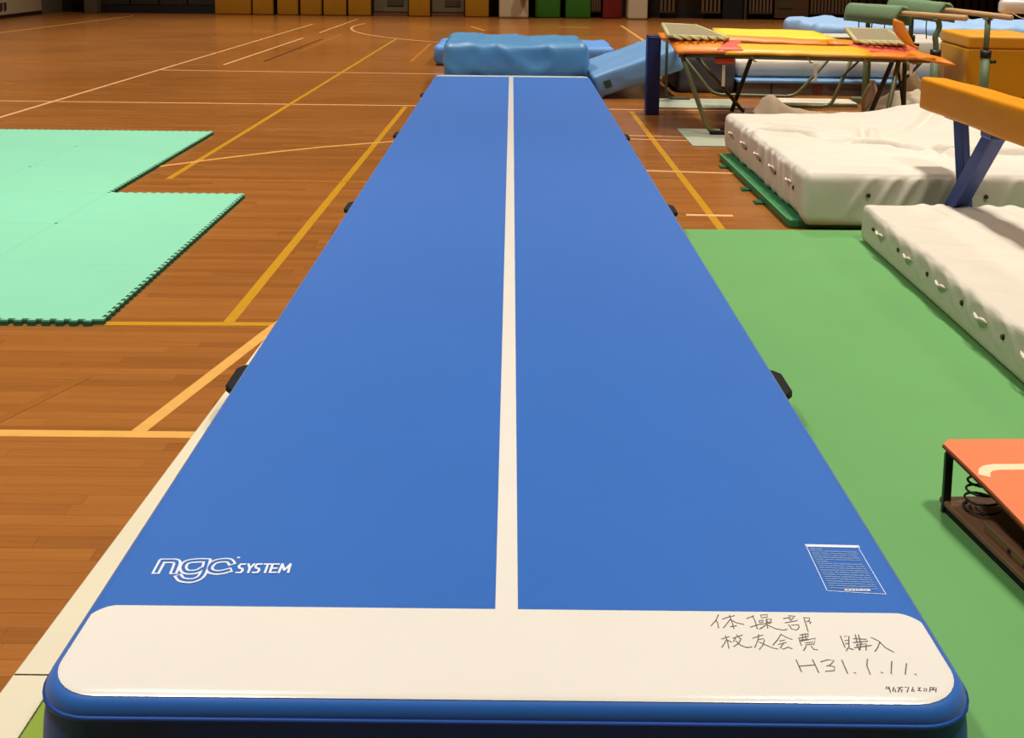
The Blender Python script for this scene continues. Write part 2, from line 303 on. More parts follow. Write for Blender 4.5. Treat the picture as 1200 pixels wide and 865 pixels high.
court_line([(3.9,28.4),(3.9,23.2)],0.05,line_faint)
court_line([(-1.062,27.39),(-0.674,25.88)],0.06,line_cream); court_line([(1.178,27.42),(1.95,27.5)],0.07,line_cream)
court_line([(-11.6,20.0),(-11.08,25.9),(-10.72,30.4)],0.06,line_cream)
court_line([(1.73+5.72*math.cos(math.radians(a)),27.0+5.72*math.sin(math.radians(a))) for a in range(168,262,3)],0.05,line_white)
for (x,y,l) in ((-5.45,14.6,.5),(-7.4,14.6,.6),(-6.9,19.5,1.6),(-6.4,22.8,1.8),(-6.0,24.6,1.5)):
    court_line([(x,y),(x+l,y-0.02*l)],0.06,line_faint)
# ------------------------------------------------------------------ room shell
wall_dark = M('dark_brown_wood_wall',(52,36,22),0.6,0.3,0.15,6,stretch=(14,14,1))
wall_cream = M('cream_plaster_wall',(184,162,126),0.7,0.3,0.04,1.5)
wall_upper = M('brown_panel_wall',(104,72,40),0.7,0.3,0.1,2)
ceil_m = M('ceiling_panel',(150,140,122),0.8,0.2,0.05,1)
wall_back = struct('wall_back', bbox(XL-.2,XR+.2,Y1,Y1+.2,-.1,CEIL), wall_dark, 'dark brown wooden wall at the far end of the gym', 'wall')
struct('wall_left', bbox(XL-.2,XL,Y0,Y1,-.1,CEIL), wall_cream, 'cream painted wall on the left of the gym', 'wall')
struct('wall_right', bbox(XR,XR+.2,Y0,Y1,-.1,CEIL), wall_upper, 'brown panelled wall on the right of the gym', 'wall')
struct('wall_front', bbox(XL-.2,XR+.2,Y0-.2,Y0,-.1,CEIL), wall_upper, 'brown panelled wall behind the viewer', 'wall')
struct('ceiling', bbox(XL-.2,XR+.2,Y0-.2,Y1+.2,CEIL,CEIL+.15), ceil_m, 'pale panelled gym ceiling', 'ceiling')
base_dark = M('dark_baseboard',(44,22,14),0.5,0.4)
struct('baseboard_left', bbox(XL,XL+.03,Y0,30.9,0,.1), base_dark, 'dark brown baseboard along the cream wall', 'baseboard')
struct('baseboard_back', bbox(XL,XR,Y1-.04,Y1,0,.14), M('black_base',(20,14,10),0.6), 'black baseboard along the dark far wall', 'baseboard')
d = tag(obj('door_3', bbox(XL,XL+.05,30.95,Y1-.02,0,2.3,.008), M('khaki_end_panel',(112,98,72),0.6)), 'darker khaki panel at the end of the cream wall','door',kind='structure')  # flat panel, darker than the cream wall it is set against
o = thing('wall_socket','small dark twin socket plate low on the cream wall','socket',(XL,28.6,0.32))
for k in (-0.11,0.11): obj('socket', bbox(0,.03,k-.06,k+.06,-.1,.1,.006), M('socket_brown',(70,52,36),0.5), o)
PXM = 0.025; FY = 31.5
def wx(px): return (px-600)*PXM
# pads, doors, pillars along the far wall
def wall_pad(a,c,mat,label,cat='wall pad',h=1.8,y=FY,group=None):
    t = soft_box(wx(c)-wx(a),0.16,h,0.05,0.4)
    o = obj('wall_pad',t,mat,smooth=True,loc=((wx(a)+wx(c))/2,y+0.08,0.0)); tag(o,label,cat,group); return o
wpy = M('mustard_wall_pad',(176,122,20),0.45,0.4,0.06,2); wpg = M('green_wall_pad',(52,112,26),0.5,0.4,0.06,2); wpr = M('dark_red_wall_pad',(122,24,20),0.5,0.4,0.06,2)
yp = [(251,293.5),(295,319.5),(324,348.5),(351,376),(378,405),(407,434)]
ords = ['leftmost','second from left','third from left','fourth from left','fifth from left','sixth from left by the grey door']
for (a,c),s in zip(yp,ords): wall_pad(a,c,wpy,'mustard wall pad in the left row, '+s)
wall_pad(478,503,wpy,'mustard wall pad standing between the two grey doors'); wall_pad(544,572,wpy,'mustard wall pad beside the wide white pillar')
wall_pad(626,655.5,wpg,'green wall pad nearer the wide white pillar'); wall_pad(661.5,691,wpg,'green wall pad nearer the dark red pad')
wall_pad(705,728,wpr,'dark red wall pad left of the narrow white pillar')
pil = M('white_pillar_paint',(206,186,150),0.55,0.4,0.03,2)
for a,c,l in ((584,618,'wide white square pillar behind the blue crash mat'),(733,756,'narrow white square pillar beside the dark red pad')):
    p = struct('pillar', bbox(wx(a),wx(c),FY-.35,FY+.35,0,CEIL-.01,.06,3), pil, l, 'pillar')
struct('pillar', bbox(wx(98),wx(113),FY,Y1,0,CEIL-.01,.02), M('khaki_pillar',(96,84,60),0.6), 'khaki pillar in the far left corner', 'pillar')
ball = thing('rubber_ball_hook','black round ball hung on the wide white pillar','ball',(wx(611.5),FY-.5,0.58))
bb = BM(); bmesh.ops.create_uvsphere(bb,u_segments=20,v_segments=12,radius=.17); obj('ball',bb,rubber,ball,True,loc=(0,0,.14))
obj('strap', tube(BM(),[(0,0,.3),(0,.05,.6),(0,.14,.75)],.015,6), rubber, ball)
grey_door = M('grey_door_paint',(112,102,78),0.55,0.4,0.05,2); vent_m = M('vent_dark',(74,64,44),0.6)
for i,(a,c) in enumerate(((436,476),(504.5,542.5))):
    dd = struct('door_%d'%(i+1), bbox(wx(a),wx(c),FY+.3,FY+.4,.12,2.3,.01), grey_door, ['grey steel door with a low vent, left of the middle mustard pad','grey steel door with a low vent, right of the middle mustard pad'][i], 'door')
    b = bbox(wx(a)+.38,wx(c)-.12,FY+.28,FY+.31,.3,.5)
    obj('vent',b,vent_m,dd)
    for k in range(4): obj('vent_slat', bbox(wx(a)+.4,wx(c)-.14,FY+.265,FY+.285,.32+.045*k,.335+.045*k), grey_door, dd)
    b = bbox(wx(a)-.04,wx(a),FY+.26,FY+.42,0,2.35); obj('door_frame',b,base_dark,dd); obj('door_frame',bbox(wx(c),wx(c)+.04,FY+.26,FY+.42,0,2.35),base_dark,dd)
    obj('sill',bbox(wx(a),wx(c),FY+.2,FY+.42,0,.1),M('door_sill',(110,70,40),0.5),dd)
# dark recess at the far left with folding shutters
dk = M('dark_shutter',(50,46,36),0.7,0.3,0.1,3)
for k in range(4):
    xa = wx(114)+k*(wx(250)-wx(114))/4; xb = xa+(wx(250)-wx(114))/4-.04
    o = obj('shutter_panel', bbox(xa,xb,FY+.35,FY+.4,.25,2.4,.01), dk); tag(o,'dark grey storage shutter in the far left recess, '+['leftmost panel','second panel from left','third panel from left','panel beside the mustard pads'][k],'shutter')
struct('trim_1', bbox(wx(114),wx(250),FY+.3,Y1-.04,0,.24), M('black_base',(20,14,10),0.6), 'black plinth under the dark shutters', 'trim')
slat_m = M('brown_slats',(112,84,52),0.55,0.4,0.1,4); frame_m = M('grille_frame',(74,54,34),0.55)
def grille(a,c,label,z0=.17):
    t = thing('radiator_grille',label,'grille',((wx(a)+wx(c))/2,FY+.35,0)); wd = wx(c)-wx(a); n = max(4,int(wd/.1))
    obj('backing',bbox(-wd/2,wd/2,.06,.1,z0,1.5),M('black_base',(20,14,10),0.6),t)
    for z in (z0,1.46): obj('frame_rail',bbox(-wd/2,wd/2,0,.06,z,z+.05),frame_m,t)
    for k in range(n):
        x = -wd/2+(k+.5)*wd/n; obj('slat',bbox(x-.03,x+.03,-.01,.05,z0+.05,1.46),slat_m,t)
grille(773,792,'narrow brown slatted grille right of the narrow white pillar'); grille(822,846,'brown slatted grille left of the black doorway')
grille(878,907,'brown slatted grille right of the black doorway'); grille(951,1000,'wide brown slatted grille behind the pale blue mat stack')
grille(692.5,704,'narrow brass slatted grille between green and dark red pads')
struct('door_4', bbox(wx(848),wx(872),FY+.3,FY+.45,0,2.3), M('black_opening',(8,7,7),0.8), 'black doorway between two brown slatted grilles', 'door')
struct('trim_2', bbox(wx(872.5),wx(875),FY+.2,FY+.45,0,2.4), frame_m, 'thin brown post right of the black doorway', 'trim')
wp = tag(obj('wall_panel', bbox(wx(909),wx(949),FY+.3,FY+.4,.05,2.3,.01), M('brown_wall_panel',(84,60,34),0.6,0.3,0.1,3)),'plain brown wall panel with faint vent left of blue mats','panel')
obj('vent',bbox(wx(912),wx(930),FY+.28,FY+.31,.35,.5),vent_m,wp)
for k in range(22):
    xa = wx(1004)+k*.24
    obj('batten', bbox(xa,xa+.12,FY+.6,Y1,.16,3.0), wall_dark, wall_back)
# ceiling lamps
for i,(x,y) in enumerate(LAMPS):
    t = thing('gym_lamp','round gym ceiling lamp, %s of four across, in the %s row from the viewer'%(['leftmost','second','third','rightmost'][i%4],['first','second','third','fourth','fifth','last'][i//4]),'lamp',(x,y,CEIL),group='gym ceiling lamps')
    b = BM(); bmesh.ops.create_cone(b,cap_ends=False,segments=20,radius1=.42,radius2=.16,depth=.4); obj('lamp_shade',b,M('lamp_metal',(120,120,118),0.4,metal=0.6),t,True,loc=(0,0,-.3))
    obj('stem',tube(BM(),[(0,0,0),(0,0,-.12)],.03,6),steel_black,t)
    l = bpy.data.lights.new('lamp_bulb','AREA'); l.shape = 'DISK'; l.size = .8; l.energy = LAMP_W; l.color = LAMP_COL; l.spread = math.radians(98)
    lo = bpy.data.objects.new('lamp_bulb',l); COL.objects.link(lo); lo.parent = t; lo.location = (0,0,-.52)
# ------------------------------------------------------------------ inflatable air track
TT, TW, TY0, TY1, TRC, TRE = 0.25, 1.006, 2.058, 13.95, 0.13, 0.036
TCY, THL = (TY0+TY1)/2, (TY1-TY0)/2
def inset(x,y):
    qx, qy = abs(x)-(TW-TRC), abs(y-TCY)-(THL-TRC)
    return TRC-(math.hypot(max(qx,0),max(qy,0))+min(max(qx,qy),0))
def surf(x,y):
    d = inset(x,y)
    if d >= TRE: return TT
    d = max(d,0.0); return TT-TRE+math.sqrt(max(0,TRE**2-(TRE-d)**2))
def ring(d):
    hx, hy, rc = TW-d, THL-d, max(TRC-d,0.012); P = []
    for (sx,sy,a0) in ((1,1,0),(-1,1,90),(-1,-1,180),(1,-1,270)):
        for k in range(9):
            a = math.radians(a0+k*11.25); P.append((sx*(hx-rc)+rc*math.cos(a), TCY+sy*(hy-rc)+rc*math.sin(a)))
    return P
def ring_skin(b, levels, cap=True):
    prev = None
    for d,z in levels:
        cur = [b.verts.new((x,y,z)) for x,y in ring(d)]
        if prev:
            for i in range(len(cur)): b.faces.new((prev[i],prev[(i+1)%len(cur)],cur[(i+1)%len(cur)],cur[i]))
        prev = cur
    if cap: b.faces.new(prev)
    return b
track = thing('air_track','long blue inflatable tumbling track with white centre stripe and end band','air track')
tl = [(TRE*(1-math.sin(math.radians(a))), TT-TRE+TRE*math.cos(math.radians(a))) for a in (90,75,60,45,30,15,0)]
b = ring_skin(BM(), [(0.0,TT-TRE-.004)]+tl+[(.2,TT),(.6,TT)])
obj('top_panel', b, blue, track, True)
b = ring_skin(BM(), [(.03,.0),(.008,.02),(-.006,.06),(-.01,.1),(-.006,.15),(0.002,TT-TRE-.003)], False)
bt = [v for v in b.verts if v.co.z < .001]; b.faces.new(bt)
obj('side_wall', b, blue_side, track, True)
b = tube(BM(), [(x,y,TT-TRE-.004) for x,y in ring(-.001)], .006, 6, closed=True); obj('seam_piping', b, blue_side, track, True)
def band(front, back, name):
    """white end panel lying over the rounded end; front = True for the near end"""
    b = BM(); d0 = .019; R = TRC-d0; cx = TW-TRC; xm = cx+R*.999
    xs = sorted(set([round(xm*math.sin(math.pi/2*k/26),5) for k in range(-26,27)])); cols = []
    for x in xs:
        ye = d0 if abs(x)<cx else TRC-math.sqrt(max(0,R*R-(abs(x)-cx)**2))
        yb = back - (0.035*max(0,(abs(x)-(xm-.05))/.05)**2)
        ye = min(ye,yb-.002); col = []
        for j in range(15):
            t = j/14; s = ye+(yb-ye)*t*t if ye < .08 else ye+(yb-ye)*t
            y = TY0+s if front else TY1-s
            xx = x*.992; col.append(b.verts.new((xx,y,surf(xx,y)+.0015)))
        cols.append(col)
    for i in range(len(cols)-1):
        for j in range(14): b.faces.new((cols[i][j],cols[i+1][j],cols[i+1][j+1],cols[i][j+1]))
    o = obj(name,b,white_vinyl,track,True); o['label'] = 'glossy white end band'; return o
nb = band(True, .33, 'end_band'); band(False, .20, 'end_band')
b = BM(); stroke(b,[(0,TY0+.327),(-.014,TY1-.198)],.054,lambda x,y:TT+.0016); o = obj('centre_stripe',b,white_vinyl,track); o['label'] = 'white centre stripe'
# carrying handles
for s in (-1,1):
    for y in (4.0,6.88,9.74,12.6):
        b = BM(); pl = [(0,-.15),(.062,-.115),(.085,-.085),(.085,.085),(.062,.115),(0,.15)]
        prism(b,[(p[0]*s,p[1]) for p in pl],-.014,.014); bevel(b,.004,1)
        hd = obj('handle',b,black,track,loc=(s*.995,y,.155)); hd['label'] = 'black webbing carrying handle'
# marks
hz = lambda k: (lambda x,y: surf(x,y)+k)
def write(name, strokes, wd, mat, parent, k, label):
    b = BM()
    for i,s in enumerate(strokes): stroke(b,s,wd,hz(k+.00002*i))
    o = obj(name,b,mat,parent); o['label'] = label; return o
def characters(strokes, counts, wd, mat, label):
    i = 0
    for c in counts:
        o = write('handwritten_character',strokes[i:i+c],wd,mat,nb,.0022,label); i += c
characters(HAND,(7,10,9,10,4,6,11),.0024,ink,'handwritten character in grey marker')
characters(HAND2,(15,2,3,2,1,1,1,1,1,1,1),.0027,ink,'handwritten character in grey marker')
characters(HAND3,(1,1,3,1,1,1,1,4),.0022,ink_dark,'small handwritten price character')
def smooth(P,n=6):
    Q = []
    for i in range(len(P)-1):
        p0,p1,p2,p3 = [Vector(P[max(0,min(len(P)-1,k))]) for k in (i-1,i,i+1,i+2)]
        for j in range(n):
            t = j/n; v = .5*((2*p1)+(p2-p0)*t+(2*p0-5*p1+4*p2-p3)*t*t+(3*p1-p0-3*p2+p3)*t**3); Q.append((v.x,v.y))
    Q.append(P[-1]); return Q
LOGO = [LOGO[0][:2]]+[smooth(LOGO[0][1:])]+[smooth(s) for s in LOGO[1:]]
SYST = [[s[i],s[i+1]] for s in SYST for i in range(len(s)-1)]
lg = write('logo',LOGO,.021,print_white,track,.0012,'white outlined logo lettering')
write('logo_inner',LOGO,.0080,blue,lg,.0026,'blue inside of the logo letters')
write('logo_word',SYST,.0062,print_white,lg,.0013,'white slanted word beside the logo')
b = BM(); stroke(b,[(-.695,2.598),(-.692,2.598)],.006,hz(.0012)); obj('logo_mark',b,print_white,lg)
# printed care panel
pnl = write('care_label',[[(.797,2.684),(.932,2.681)]],.012,print_white,track,.0012,'white printed care panel with faint text')
b = BM()
for s in ([(.795,2.684),(.792,2.478)],[(.932,2.681),(.933,2.466)],[(.792,2.478),(.933,2.466)]): stroke(b,s,.0018,hz(.0012))
obj('label_border',b,print_white,pnl)
b = BM(); rnd = random.Random(3)
for i in range(19):
    y = 2.668-i*.0098; x = .803+(.0 if i not in (0,6) else .0)
    xe = .918 if i not in (0,6) else .83
    while x < xe:
        l = rnd.uniform(.006,.024)
        stroke(b,[(x,y-.04*(x-.8)),(min(x+l,xe),y-.04*(min(x+l,xe)-.8))],.0045 if i not in (0,6) else .0055,hz(.0013)); x += l+rnd.uniform(.003,.007)
obj('label_text',b,print_pale,pnl)
b = BM(); x = .838
while x < .9:
    stroke(b,[(x,2.482),(x+.006,2.482)],.006,hz(.0014)); x += .009
obj('label_footer',b,print_white,pnl)
# ------------------------------------------------------------------ mats under the track
um = thing('roll_out_mat','thin lime roll-out mat with cream border under the track','mat')
prism_b = BM(); prism(prism_b,[(-1.135,1.2),(-.985,1.2),(-.985,5.3),(-1.02,5.3),(-1.06,4.9),(-1.1,3.2)],0.0,.014); obj('mat_sheet',prism_b,lime,um)
for a,c in ((1.2,2.452),(2.458,5.6)):
    b = BM(); f = lambda y: -1.262+.0342*(y-1.2)
    prism(b,[(f(a),a),(f(a)+.115+.018*(2.5-a)*(a<2.5),a),(f(c)+.11,c),(f(c),c)],0.0,.02); o = obj('border_strip',b,cream_strip,um); o['label'] = 'cream border strip'
gm = BM(); prism(gm,[(.985,-1.2),(5.6,-1.2),(5.6,7.0),(.985,6.93)],0.0,.02); bevel(gm,.004,1)
tag(obj('floor_mat',gm,green_mat_m),'large flat green floor mat to the right of the track','mat')
# ------------------------------------------------------------------ mint jigsaw mats
TXS, TYS, NT, TA = 1.0, .928, 29, .0105
def tile_layer(z0,z1,g):
    """convex core with one dovetail tooth per second cell on each edge"""
    b = BM(); x0,x1,y0,y1 = TA,TXS-TA,TA,TYS-TA
    core_lo,core_hi,teeth = [],[],[]
    for (p0,p1,nrm,flip) in ((Vector((x0,y0)),Vector((x1,y0)),Vector((0,-1)),True),(Vector((x1,y0)),Vector((x1,y1)),Vector((1,0)),False),(Vector((x1,y1)),Vector((x0,y1)),Vector((0,1)),False),(Vector((x0,y1)),Vector((x0,y0)),Vector((-1,0)),True)):
        L_ = (p1-p0).length; u = (p1-p0)/L_; st = L_/NT; dv = .14*st; base = len(core_lo)
        for k in range(NT):
            out = (k%2==0) != flip; o_ = 0.0 if k == 0 else (dv if out else -dv)
            q = p0+u*(k*st+o_); core_lo.append(b.verts.new((q.x,q.y,z0))); core_hi.append(b.verts.new((q.x,q.y,z1)))
            if out:
                s0 = p0+u*(k*st-(dv if k else 0)+g)+nrm*(2*TA-g); s1 = p0+u*((k+1)*st+(dv if k<NT-1 else 0)-g)+nrm*(2*TA-g)
                teeth.append((base+k,s0,s1))
    N = len(core_lo); b.faces.new(core_hi); b.faces.new(core_lo[::-1]); tk = {t[0] for t in teeth}
    for i in range(N):
        if i not in tk: b.faces.new((core_lo[i],core_lo[(i+1)%N],core_hi[(i+1)%N],core_hi[i]))
    for i,s0,s1 in teeth:
        a0,a1 = b.verts.new((s0.x,s0.y,z0)),b.verts.new((s1.x,s1.y,z0)); c0,c1 = b.verts.new((s0.x,s0.y,z1)),b.verts.new((s1.x,s1.y,z1)); j = (i+1)%N
        for f in ((core_hi[i],c0,c1,core_hi[j]),(core_lo[i],core_lo[j],a1,a0),(a0,a1,c1,c0),(core_lo[i],a0,c0,core_hi[i]),(a1,core_lo[j],core_hi[j],c1)): b.faces.new(f)
    me = bpy.data.meshes.new('layer'); bmesh.ops.recalc_face_normals(b,faces=b.faces[:]); b.to_mesh(me); b.free(); return me
lo_me, hi_me = tile_layer(0.0,.021,.0004), tile_layer(.021,.03,.0009)
lo_me.materials.append(dark_green_foam); hi_me.materials.append(mint)
rown = ['front row','second row from front','third row from front','fourth row from front','fifth row from front','back row']
coln = ['rightmost column','second column from right','third column from right','fourth column from right']
for cI in range(4):
    for rI in range(6):
        if cI == 0 and rI > 2: continue
        if cI == 3 and rI < 3: continue
        if cI == 2 and rI < 1: continue
        t = thing('jigsaw_mat','mint green jigsaw foam mat, %s, %s'%(rown[rI],coln[cI]),'foam mat',(-1.98-TXS*(cI+1),5.02+TYS*rI,0.0),group='mint jigsaw foam mats')
        obj('base_layer',lo_me,None,t); obj('top_layer',hi_me,None,t)
# ------------------------------------------------------------------ covered crash mats
def wrinkle(seed, amp, sx, sy, ang=0.0):
    ca,sa = math.cos(ang),math.sin(ang)
    def f(p):
        u = (p.x*ca+p.y*sa)*sx; v = (-p.x*sa+p.y*ca)*sy
        n = noise.noise(Vector((u+seed,v,p.z*3)))
        return amp*((1-abs(n))**6)
    return f
def cover_disp(seed, sx, sy, sz, amp=.012, lump=None, side_amp=.012, bulge=.02, lumpy=.02):
    w1 = wrinkle(seed,amp,.55,2.4,.35); w2 = wrinkle(seed+9,amp*.7,.9,3.5,-.5)
    def f(p,n):
        if n.z < -.3: return Vector((0,0,0))
        d = n*(lumpy*noise.noise(Vector((p.x*1.1+seed,p.y*1.1,p.z*2))))
        top = max(0,n.z)
        d += n*(top*(w1(p)+w2(p)-amp*.8))
        if top < .6 and n.z > -.5:
            h = p.x*(abs(n.y)>.5)+p.y*(abs(n.x)>=.5)
            d += n*(side_amp*noise.noise(Vector((h*5.5+p.z*3.2,p.z*1.3,seed))) + bulge*math.sin(math.pi*min(1,max(0,p.z/sz))))
        if lump and n.z > -.2: d += Vector((0,0,lump(p.x,p.y)*min(1,p.z/sz)))
        return d
    return f
def grommets(parent, pts, nrm, r=.016, mat=None):
    for p in pts:
        b = BM(); bmesh.ops.create_cone(b,cap_ends=True,segments=12,radius1=r,radius2=r*.8,depth=.010)
        o = obj('grommet',b,mat or M('brass_dark',(58,44,32),0.4,metal=0.4),parent)
        o.location = p; o.rotation_euler = Vector(nrm).to_track_quat('Z','Y').to_euler()
def straps(parent, pts, nrm, along, mat, L=.075):
    for p in pts:
        p = Vector(p); n = Vector(nrm); a = Vector(along)
        P = [p-a*L, p-a*L*.5+n*.012+Vector((0,0,.008)), p+n*.016-Vector((0,0,.008)), p+a*L*.5+n*.011, p+a*L]
        o = obj('carry_strap',tube(BM(),bend(P,.03,3),[.004,.007]+[.009]*(len(bend(P,.03,3))-4)+[.007,.004],6),mat,parent,True); o['label'] = 'twisted carrying strap'
# mat A: big white crash mat on a dark green folding mat
def lumpA(x,y):
    return .13*math.exp(-((x-.1)**2/.16+(y-1.05)**2/.2)) + .03*math.exp(-((x+.2)**2/.5+(y-1.0)**2/.1)) - .035*math.exp(-((y+.1)**2/.03+(x-.4)**2/1.2))
AX, AY, AZ = 3.3, 2.72, .33
mA = thing('crash_mat','big wrinkled white crash mat lying on the dark green folding mat','crash mat',(1.95+AX/2,7.0+AY/2,.065))
def seg_dist(x,y,a,c):
    ax_,ay_ = a; bx_,by_ = c; vx,vy = bx_-ax_,by_-ay_; t = max(0,min(1,((x-ax_)*vx+(y-ay_)*vy)/(vx*vx+vy*vy)))
    s = 1 if (vx*(y-ay_)-vy*(x-ax_))>0 else -1
    return s*math.hypot(x-ax_-vx*t,y-ay_-vy*t), t
CRA = [((-1.6,.47),(-.96,-.26),.020),((-.96,-.26),(-.6,-.56),.03),((-.6,-.56),(-.15,-.62),.024),((-.15,-.62),(.6,-.72),.02),((-.66,.52),(-.86,-.1),.012),
       ((-.52,-.5),(-.40,-.9),.012),((-1.35,.2),(-.7,-.28),.014),((-1.5,.75),(-.9,.25),.012),((-.3,-.45),(.5,-.5),.016),((.1,.9),(-.5,.2),.012),((.2,.8),(.35,.1),.012)]
_cA = cover_disp(3,AX,AY,AZ,.012,lumpA,.010,.012,.016)
def dispA(p,n):
    d = _cA(p,n)
    k = max(0,1-(p.y+AY/2)/.16)*max(0,1-p.z/.25); d.z -= .045*k
    if n.z > .5:
        for a,c,am in CRA:
            q,t = seg_dist(p.x,p.y,a,c)
            if abs(q) < .22: d.z += 2.4*am*math.sin(math.pi*min(1,.15+t*.8))*(math.exp(-((q-.06)/.05)**2)-1.1*math.exp(-(q/.038)**2)+.6*math.exp(-((q+.085)/.05)**2))
    elif n.y < -.5:
        for i,x0 in enumerate((-1.28,-1.12,-.98,-.86,-.74,-.55,-.3,-.1,.15,.4,.7,1.0,1.3)):
            q = (p.x-x0)-(.8-.05*i)*(p.z-.2); d.y -= (.012+.006*(i%3))*math.exp(-(q/.028)**2)*min(1,p.z/.12)
    elif n.x < -.5:
        for i,y0 in enumerate((-1.05,-.82,-.7,-.6,-.47,-.28,.0,.35,.6,.85,1.1)):
            q = (p.y-y0)-(.55-.06*i)*(p.z-.16); d.x -= (.009+.006*(i%3))*math.exp(-(q/.024)**2)
    return d
obj('cover',soft_box(AX,AY,AZ,.05,.018,dispA),white_cover,mA,True)
grommets(mA,[(-AX/2+.42+.78*k,-AY/2-.018,AZ*.55) for k in range(4)],(0,-1,0))
grommets(mA,[(-AX/2-.02,-AY/2+.22+.5*k,AZ*.55) for k in range(5)],(-1,0,0))
straps(mA,[(-AX/2-.016,-AY/2+.36+.5*k,AZ*.62) for k in range(5)],(-1,0,0),(0,1,0),white_cover)
em = BM()
for dx in (-.05,.06):
    v = [em.verts.new((dx+.05*math.cos(a),.026*math.sin(a),0)) for a in [k*math.pi/6 for k in range(12)]]; em.faces.new(v)
o = obj('emblem',em,M('faded_grey_print',(150,148,140),0.7),mA,loc=(.64,.35,AZ+.075)); o.rotation_euler = (.12,0,.1); o['label'] = 'faded grey printed emblem'
fm = thing('folding_mat','dark green folding mat showing under the left edge of the big white crash mat','mat')
obj('mat_body',bbox(1.87,4.9,7.06,9.5,0,.062,.012,2),green_edge,fm)
obj('edge_piping',tube(BM(),[(1.87,7.07,.058),(1.87,9.5,.058)],.008,6),M('green_piping',(70,150,92),0.5),fm)
for y in (7.75,8.2,9.1):
    for k in range(2): obj('hook_tab',bbox(1.80,1.885,y+.05*k,y+.03+.05*k,.006,.016),dark_green_foam,fm)
# mat B: near white crash mat on the green mat
BX, BY, BZ = 2.6, 3.3, .24
mB = thing('crash_mat','flatter white crash mat lying on the light green floor mat','crash mat',(2.185+BX/2,6.66-BY/2,.02),-.03)
_cB = cover_disp(21,BX,BY,BZ,.012,None,.006,.006,.008)
CRB = [((-.62,.2),(-.25,-.05),.016),((-1.05,.4),(-.55,.15),.008),((-.95,-.1),(-.6,.1),.010),((-1.0,-.5),(-.5,-.2),.010),((-.5,.5),(-.1,-.3),.014)]
def dispB(p,n):
    d = _cB(p,n)
    if n.z > .5:
        for x0,wd_,am in ((-.93,.035,.014),(-.82,.03,.016),(-.70,.05,.020),(-.52,.05,.022),(-.38,.06,.024),(-.15,.07,.02)):
            q = p.x-x0-.12*(1.65-p.y)*.5; d.z += am*math.exp(-(q/wd_)**2)*min(1,max(0,(p.y+.3)/1.2))
        for a,c,am in CRB:
            q,t = seg_dist(p.x,p.y,a,c)
            if abs(q) < .2: d.z += 2.2*am*math.sin(math.pi*min(1,.15+t*.8))*(math.exp(-((q-.03)/.026)**2)-1.2*math.exp(-(q/.02)**2))
    elif n.x < -.5:
        for i,y0 in enumerate((1.1,.85,.62,.35,.1,-.1,-.35,-.6)):
            q = (p.z-.155)-.10*math.sin((p.y-y0)*9)*math.exp(-((p.y-y0)/.16)**2); d.x -= .012*math.exp(-(q/.018)**2)*math.exp(-((p.y-y0)/.15)**2)
    return d
obj('cover',soft_box(BX,BY,BZ,.034,.024,dispB),white_cover,mB,True)
grommets(mB,[(-BX/2-.010,BY/2-.28-.47*k,BZ*.6) for k in range(6)],(-1,0,0),.014)
straps(mB,[(-BX/2-.010,BY/2-.42-.5*k,BZ*.62) for k in range(6)],(-1,0,0),(0,1,0),white_cover)
# bunched cover behind mat A
def sheet(name,fn,nu,nv,mat,parent=None,thick=.006):
    b = BM(); V = [[b.verts.new(fn(i/nu,j/nv)) for j in range(nv+1)] for i in range(nu+1)]
    for i in range(nu):
        for j in range(nv): b.faces.new((V[i][j],V[i+1][j],V[i+1][j+1],V[i][j+1]))
    o = obj(name,b,mat,parent,True); s = o.modifiers.new('solid','SOLIDIFY'); s.thickness = thick; return o
def fold(u,v):
    x = 2.26+.86*u; top = .09*math.exp(-((u-.2)/.12)**2)+.45*min(1,.75+u*2.5)-.13*u+.012*nz(u*9,2)
    z = .02+(top+.0)*math.sin(math.pi*min(.98,max(.02,v))); y = 9.98+.5*(v-.5)+.05*nz(u*6,v*3)
    return (x,y,z)
tag(sheet('cloth_cover',fold,40,16,M('shaded_taupe_cloth',(168,146,120),0.8,0.25,0.08,6,0.15,60)),'crumpled cloth cover painted in shaded beige bunched behind the big white crash mat','cloth')  # brownish tone has the shade on this cover flap mixed in
# blue landing mats at the far end of the track
def bl_disp(seed,k=.02):
    def f(p,n):
        if n.z < -.3: return Vector((0,0,0))
        d = n*(k*noise.noise(Vector((p.x*1.6+seed,p.y*1.6,p.z*2.2))))
        d += n*(k*1.0*(1-abs(noise.noise(Vector((p.x*2.4+p.z*2+seed,p.y*2.0,p.z*2)))))**5)
        return d
    return f
tag(obj('landing_mat',soft_box(1.86,1.7,.645,.09,.05,bl_disp(5,.035)),M('covered_blue_canvas',(80,138,182),0.42,0.6,0.05,3,0.12,30),None,True,loc=(.028,14.90,0)),'thick soft blue landing mat standing at the far end of the track','landing mat')
tag(obj('landing_mat',soft_box(2.95,1.6,.33,.09,.08,bl_disp(11,.02)),M('sky_blue_canvas',(92,142,206),0.55,0.4,0.05,3,0.12,40),None,True,loc=(.2,18.3,0)),'low sky blue mat on the floor behind the thick landing mat','landing mat')
lm = thing('landing_mat','pale blue mat leaning at a slant beside the navy post','landing mat',(1.11,14.56,.012)); lm.rotation_euler = (0,-math.radians(19.5),0)
obj('cover',soft_box(1.14,2.0,.29,.045,.06,bl_disp(17,.014)),light_blue,lm,True,loc=(.57,0,0))
o = obj('patch',bbox(-.045,.045,-.006,.006,-.045,.045,.002,1),M('dark_green_patch',(44,66,50),0.7),lm,loc=(.16,-1.012,.145)); o['label'] = 'dark green square patch'
